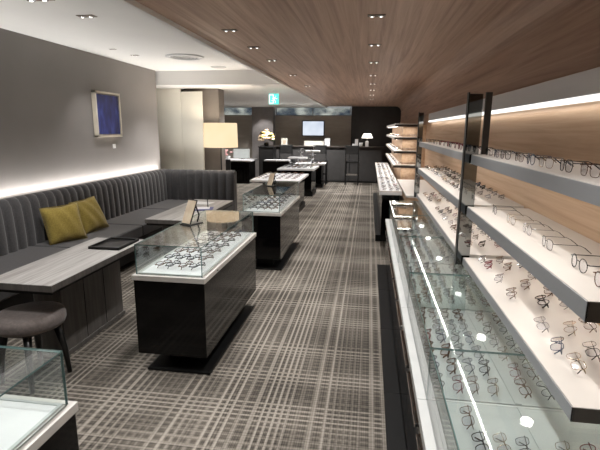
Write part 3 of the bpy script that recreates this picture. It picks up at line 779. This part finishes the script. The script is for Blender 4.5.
clab = ['outside the near frame edge', 'at the lower right corner', 'below the near shelf bay', 'at the foot of the mirrored post', 'below the second shelf bay', 'at the far end of the row, beside the far post']
for k in range(6):
    counter(cy[k], cy[k + 1], 'glass-topped display counter ' + clab[k], k in (0, 3), k in (2, 5))

# far open showcase
t = root('open_showcase', 'long black cabinet with an open white tray top beyond the glass counters', 'display case', (.3, 9.0, 0))
obj('cabinet_body', MB().box(.20, .44, 6.40, 11.8, .10, .79, .003), M['black_wood'], t)
obj('base_plate', MB().box(.14, .44, 6.8, 11.6, 0, .10, .003), M['base_steel'], t)
obj('tray_top', MB().box(.16, .46, 6.22, 11.8, .79, .83, .003), M['deck_white'], t)
b = MB()
for yy in (6.22, 8.05, 9.9, 11.79): b.box(.16, .46, yy, yy + .01, .83, .845)
b.box(.16, .17, 6.22, 11.8, .83, .845); b.box(.45, .46, 6.22, 11.8, .83, .845); obj('tray_rim', b, M['shelf_white'], t)
t = root('oak_plinth', 'low oak block between the far counter end and the gondola', 'plinth', (.7, 6.6, 0))
obj('plinth_body', MB().box(.50, .94, 5.75 + .2, 7.9, 0, .80, .004), M['wood_panel'], t)
obj('plinth_top', MB().box(.49, .945, 5.94, 7.92, .80, .83, .004), M['shelf_white'], t)

# ------------------------------------------------------------------ eyeglasses
def lens_pts(cx, shape, n, w=.0255, h=.0205):
    pts = []
    e = 2.0 if shape == 'round' else 3.2
    if shape == 'round': w, h = .0235, .0225
    for k in range(n):
        a = 2 * PI * k / n; c, s = math.cos(a), math.sin(a)
        x = w * math.copysign(abs(c) ** (2 / e), c); z = h * math.copysign(abs(s) ** (2 / e), s)
        if shape == 'rect' and s < 0: x *= .93
        pts.append((cx + x, .0035 * (abs(cx + x) / .07) ** 2 * 2, .0235 + z))
    return pts
def temple_pts(side, pose, lift=0):
    hx = side * .0665; hy, hz = .008, .034
    if pose == 'open':
        return [(hx, .004, hz), (hx + side * .002, .03, hz), (hx + side * .002, .095, hz - .001), (hx, .112, hz - .009), (hx - side * .003, .138, .004)]
    yy = .012 + lift
    return [(hx, .006, hz), (hx - side * .004, yy, hz), (hx - side * .06, yy + .003, hz), (hx - side * .10, yy + .004, hz - .002), (hx - side * .125, yy + .004, hz - .022)]
def build_frame(b, shape, rr, n, seg, mi=0):
    for cx in (-.033, .033): b.tube(lens_pts(cx, shape, n), rr, seg, closed=True, mi=mi)
    b.tube([(-.0095, .001, .030), (0, -.001, .0335), (.0095, .001, .030)], rr, seg, mi=mi)
    for s in (-1, 1): b.tube([(s * .057, .005, .034), (s * .067, .007, .034)], rr * 1.2, seg, mi=mi)
def build_lens(b, cx, shape, n, mi=0):
    P0 = lens_pts(cx, shape, n)
    A = [b.bm.verts.new((p[0], p[1] - .0006, p[2])) for p in P0]; B = [b.bm.verts.new((p[0], p[1] + .0006, p[2])) for p in P0]
    b.bm.faces.new(A).material_index = mi; b.bm.faces.new(B[::-1]).material_index = mi
    for i in range(n): b.bm.faces.new((A[i], A[(i + 1) % n], B[(i + 1) % n], B[i])).material_index = mi
cache = {}
def glasses_data(pose, shape, colour, thick, detail):
    key = (pose, shape, colour, thick, detail)
    if key in cache: return cache[key]
    rr = {'thin': .0010, 'mid': .0015, 'thick': .0022}[thick]; fm = F_COL[colour]
    tipm = F_COL['black'] if colour in ('gold', 'silver') else fm
    if detail:
        d = []
        b = MB(); build_frame(b, shape, rr, 18, 6); d.append(('frame_front', b.mesh('frame_front', fm)))
        for cx in (-.033, .033):
            b = MB(); build_lens(b, cx, shape, 18); d.append(('lens', b.mesh('lens', M['lens'])))
        for i, s in enumerate((-1, 1)):
            b = MB(); pts = temple_pts(s, pose, i * .006); b.tube(pts[:4], rr * 1.15, 6, mi=0); b.tube(pts[3:], rr * 1.7, 6, mi=1)
            d.append(('temple', b.mesh('temple', [fm, tipm])))
    else:
        b = MB(); build_frame(b, shape, rr * 1.15, 12, 4)
        for cx in (-.033, .033): build_lens(b, cx, shape, 12, 1)
        for i, s in enumerate((-1, 1)): b.tube(temple_pts(s, pose, i * .006), rr * 1.3, 4)
        d = b.mesh('eyeglasses', [fm, M['lens']])
    cache[key] = d
    return d
specs = []   # (distance, pose, shape, colour, thick, loc, rz, tilt, detail, label, group)
CN = {'black': 'black', 'tortoise': 'tortoiseshell', 'gold': 'gold-rimmed', 'silver': 'silver-rimmed', 'burgundy': 'burgundy', 'navy': 'navy'}
def G_(pose, x, y, z, rz, where, group, detail=0, colour=None, shape=None, thick=None, jit=1):
    colour = colour or random.choices(['black', 'tortoise', 'gold', 'silver', 'burgundy', 'navy'], [6, 5, 3, 4, 1.2, 1.2])[0]
    shape = shape or random.choice(['round', 'rect', 'rect'])
    thick = thick or ('thin' if colour in ('gold', 'silver') else random.choice(['thin', 'mid', 'mid', 'thick']))
    x += jit * random.uniform(-.008, .008); y += jit * random.uniform(-.008, .008); rz += jit * random.uniform(-.12, .12)
    d = math.dist((x, y, z), (0, 0, 1.65))
    lab = '%s %s eyeglasses, %s' % (CN[colour], 'round' if shape == 'round' else 'rectangular', where)
    specs.append((d, pose, shape, colour, thick, (x, y, z), rz, detail, lab, group))
A = -PI / 2
rowname = {0: 'front row', 1: 'middle row', 2: 'back row'}
# near bay, top and middle shelves : open frames facing the aisle
for k, y in enumerate((1.33, 1.50, 1.68, 1.84, 2.02, 2.18, 2.36, 2.52, 2.68)):
    G_('open', .655, y, 1.512, A, 'near top shelf, %s from the camera' % ordn(k), 'eyeglasses on the near top shelf', 1)
for k, y in enumerate((1.36, 1.56, 1.84, 2.10, 2.32, 2.62)):
    G_('open', .70 if k > 1 else .69, y, 1.2, A, 'near middle shelf, %s from the camera' % ordn(k), 'eyeglasses on the near middle shelf', 1, ['tortoise', 'black', 'black', 'silver', 'gold', 'black'][k], 'round' if k != 2 else 'rect', 'thin' if k > 1 else 'mid')
# near bay, lowest shelf : folded
rows = [(.69, [1.50, 1.62, 1.80, 2.16, 2.38, 2.62, 2.74]), (.785, [1.48, 1.60, 1.79, 2.06, 2.30, 2.60, 2.74]), (.875, [1.50, 1.64, 1.83, 2.05, 2.22, 2.46, 2.68])]
for j, (x, ys) in enumerate(rows):
    for k, y in enumerate(ys):
        c = None
        if (j, k) == (0, 0): c = 'gold'
        if (j, k) == (1, 0): c = 'burgundy'
        G_('folded', x, y, .88, A - .25, 'near lowest shelf, %s, %s from the camera' % (rowname[j], ordn(k)), 'eyeglasses on the near lowest shelf', 1, c)
# second bay
for k in range(13):
    G_('open', .66, 3.12 + k * .205, 1.512, A, 'second bay top shelf, %s from the camera' % ordn(k), 'eyeglasses on the second bay top shelf', 0, 'burgundy' if k in (2, 3, 5) else None)
for zz, nm in ((1.2, 'middle'), (.88, 'lowest')):
    for j, x in enumerate((.68, .775, .87)):
        for k in range(15):
            if nm == 'lowest' and k in (9, 10): continue
            G_('folded', x, 3.13 + k * .178, zz, A - .2, 'second bay %s shelf, %s, %s from the camera' % (nm, rowname[j], ordn(k)), 'eyeglasses on the second bay %s shelf' % nm, 0)
# counters
cr = {0: 'front row', 1: 'second row', 2: 'third row', 3: 'fourth row', 4: 'fifth row', 5: 'back row'}
cn = ['near-most', 'corner', 'near-bay', 'post-side', 'second-bay', 'far-end']
for c in range(1, 6):
    for j, x in enumerate((.32, .39, .46, .53, .65, .73)):
        if c == 1 and j == 0: continue
        for k in range(6):
            y = cy[c] + .09 + k * .148
            if y < .95 and j < 3: continue
            if c == 1 and k % 2 and j > 1: continue
            G_('folded', x, y, .606, A - .1, 'under %s counter glass, %s, %s from camera' % (cn[c], cr[j], ordn(k)), 'eyeglasses in the %s counter' % cn[c], 1 if c < 3 else 0)
# aisle showcases
G_('open', -1.17, .96, .706, math.radians(150), 'nearest the deck edge of the lower left showcase', 'eyeglasses in the lower left showcase', 1, 'silver', 'round', 'thin')
G_('open', -1.27, 1.12, .706, math.radians(130), 'behind another pair in the lower left showcase', 'eyeglasses in the lower left showcase', 1, 'silver', 'rect', 'thin')
for (ya, yb, nm) in ((2.86, 3.94, 'second'), (5.24, 6.42, 'third')):
    for j, x in enumerate((-1.13, -1.215, -1.30, -1.385) if nm == 'second' else (-1.09, -1.175, -1.26, -1.345)):
        for k in range(7):
            y = ya + (yb - ya) * k / 6
            G_('folded', x, y, .706, -A - .5, '%s aisle showcase, %s row from aisle, %s from front' % (nm, ordn(j), ordn(k)), 'eyeglasses in the %s showcase' % nm, 0, random.choice(['black', 'tortoise', 'navy', 'black']), None, 'thick')
# far tables, far open showcase, gondola
for (x0, x1, y0, y1, nm) in ((-2.2, -1.36, 8.6, 9.85, 'first white display table'), (-2.2, -1.38, 11.25, 12.2, 'second white display table'), (-2.05, -1.3, 13.02, 13.62, 'farthest white display table')):
    for j in range(6):
        for k in range(6):
            G_('folded', x0 + .06 + (x1 - x0 - .12) * j / 5, y0 + .06 + (y1 - y0 - .12) * k / 5, .695, -A - .5, '%s, %s row from aisle, %s back' % (nm, ordn(5 - j), ordn(k)), 'eyeglasses on the ' + nm, 0)
for j in range(3):
    for k in range(28):
        G_('folded', .22 + j * .09, 6.32 + k * .193, .83, A - .3, 'open showcase, %s, %s from the camera' % (rowname[j], ordn(k)), 'eyeglasses in the open showcase', 0)
for zt in (1.54, 1.31, 1.07):
    for k in range(16):
        G_('folded', .47, 8.12 + k * .22, zt, A, 'far gondola, %s shelf, %s along' % ({1.54: 'top', 1.31: 'middle', 1.07: 'lowest'}[zt], ordn(k)), 'eyeglasses on the far gondola', 0)
    for k in range(3):
        G_('folded', .50 + .11 * k, 8.06, zt, 0, 'end of far gondola, %s shelf, %s from the aisle' % ({1.54: 'top', 1.31: 'middle', 1.07: 'lowest'}[zt], ordn(k)), 'eyeglasses on the far gondola', 0)
specs.sort(key=lambda s: s[0])
LIFT = .0265
def pose_matrix(pose, loc, rz):
    if pose == 'open': return Matrix.Translation((loc[0], loc[1], loc[2] + .0015)) @ Matrix.Rotation(rz, 4, 'Z')
    return Matrix.Translation((loc[0], loc[1], loc[2] + LIFT)) @ Matrix.Rotation(rz, 4, 'Z') @ Matrix.Translation((0, -.02, 0)) @ Matrix.Rotation(math.radians(-70), 4, 'X')
rest = bmesh.new(); rmats = [M['lens']] + list(F_COL.values()); ridx = {k: i + 1 for i, k in enumerate(F_COL)}
for i, (d, pose, shape, colour, thick, loc, rz, detail, lab, grp) in enumerate(specs):
    Mx = pose_matrix(pose, loc, rz)
    if i < 300:
        data = glasses_data(pose, shape, colour, thick, detail)
        if detail:
            o = bpy.data.objects.new('eyeglasses', None); o.empty_display_size = .02; COL.objects.link(o)
            for nm, me in data:
                c = bpy.data.objects.new(nm, me); COL.objects.link(c); c.parent = o
        else:
            o = bpy.data.objects.new('eyeglasses', data); COL.objects.link(o)
        o.matrix_world = Mx; o.matrix_basis = Mx
        setp(o, lab, 'eyeglasses', grp)
    else:
        me = glasses_data(pose, shape, colour, thick, 0)
        nb = len(rest.faces)
        tmp = me.copy(); tmp.transform(Mx); rest.from_mesh(tmp); bpy.data.meshes.remove(tmp)
        rest.faces.ensure_lookup_table()
        for f in rest.faces[nb:]: f.material_index = 0 if f.material_index == 1 else ridx[colour]
me = bpy.data.meshes.new('distant_eyeglasses'); rest.to_mesh(me); rest.free()
for m in rmats: me.materials.append(m)
setp(link('distant_eyeglasses', me), 'rows of tiny folded eyeglasses on the farthest tables, showcase and gondola', 'eyeglasses', None, 'stuff')

# ------------------------------------------------------------------ lights
for y in (.2, 1.2, 2.25, 3.30, 4.37, 5.46, 6.71, 7.9, 9.1, 10.4, 11.7, 13.2):
    spot((.015, y, WZ - .03), 34, 100, .9)
for y in (.6, 1.7, 2.7, 3.63, 4.38, 5.19, 6.6, 8.2, 9.8, 11.5, 13):
    spot((-1.10, y, WZ - .03), 36, 80, .7)
for x, y, p in ((-2.5, 3.35, 40), (-2.46, 3.9, 24), (-2.5, 1.5, 40), (-3.16, 5.5, 12), (-3.12, 5.97, 10), (-2.9, 7.0, 45)):  # last spot is added fill for the cream screen, without a fixture
    spot((x, y, HZ - .04), p, 90, .7)
spot((-3.5, 14.6, LZ - .02), 20, 70, .6, rot=(math.radians(25), 0, 0))
for x, y, p in ((-2.6, 13.6, 130), (-4.6, 13.6, 90), (-3.0, 10.2, 60), (-2.2, 8.8, 45), (-4.6, 10.8, 60)):  # added fill spots for the dim far area, no fixtures here
    spot((x, y, LZ - .02), p, 125, .8)
spot((-1.3, 13.6, WZ - .02), 130, 125, .8)  # added wash to brighten the far wall, no fixture here

# world: a faint neutral ambience (the room is closed)
w = bpy.data.worlds.new('World'); SC.world = w; w.use_nodes = True
w.node_tree.nodes['Background'].inputs[0].default_value = (.8, .82, .85, 1); w.node_tree.nodes['Background'].inputs[1].default_value = .15

# ------------------------------------------------------------------ camera
f, rr = 455.0, math.radians(.4); a, bb = 70 / f, 95 / f
a0 = a * math.cos(rr) - bb * math.sin(rr); b0 = a * math.sin(rr) + bb * math.cos(rr)
ph = math.atan(b0); th = math.atan(a0 * math.cos(ph))
s, c, sp, cp = math.sin(th), math.cos(th), math.sin(ph), math.cos(ph)
Fv = Vector((-s * cp, c * cp, -sp)); R0 = Vector((c, s, 0)); U0 = Vector((-s * sp, c * sp, cp))
Rv = R0 * math.cos(rr) + U0 * math.sin(rr); Uv = U0 * math.cos(rr) - R0 * math.sin(rr)
cd = bpy.data.cameras.new('camera'); cam = link('camera', cd)
cd.sensor_width = 36; cd.lens = f / 600 * 36; cd.clip_start = .02
mw = Matrix((Rv, Uv, -Fv)).transposed().to_4x4(); mw.translation = (0, 0, 1.65)
cam.matrix_world = mw
SC.camera = cam
SC.view_settings.view_transform = 'Standard'; SC.view_settings.look = 'None'; SC.view_settings.gamma = 1
SC.view_settings.use_curve_mapping = False
SC.view_settings.exposure = 1.15
SC.cycles.max_bounces = 8; SC.cycles.diffuse_bounces = 4; SC.cycles.glossy_bounces = 4; SC.cycles.transparent_max_bounces = 24
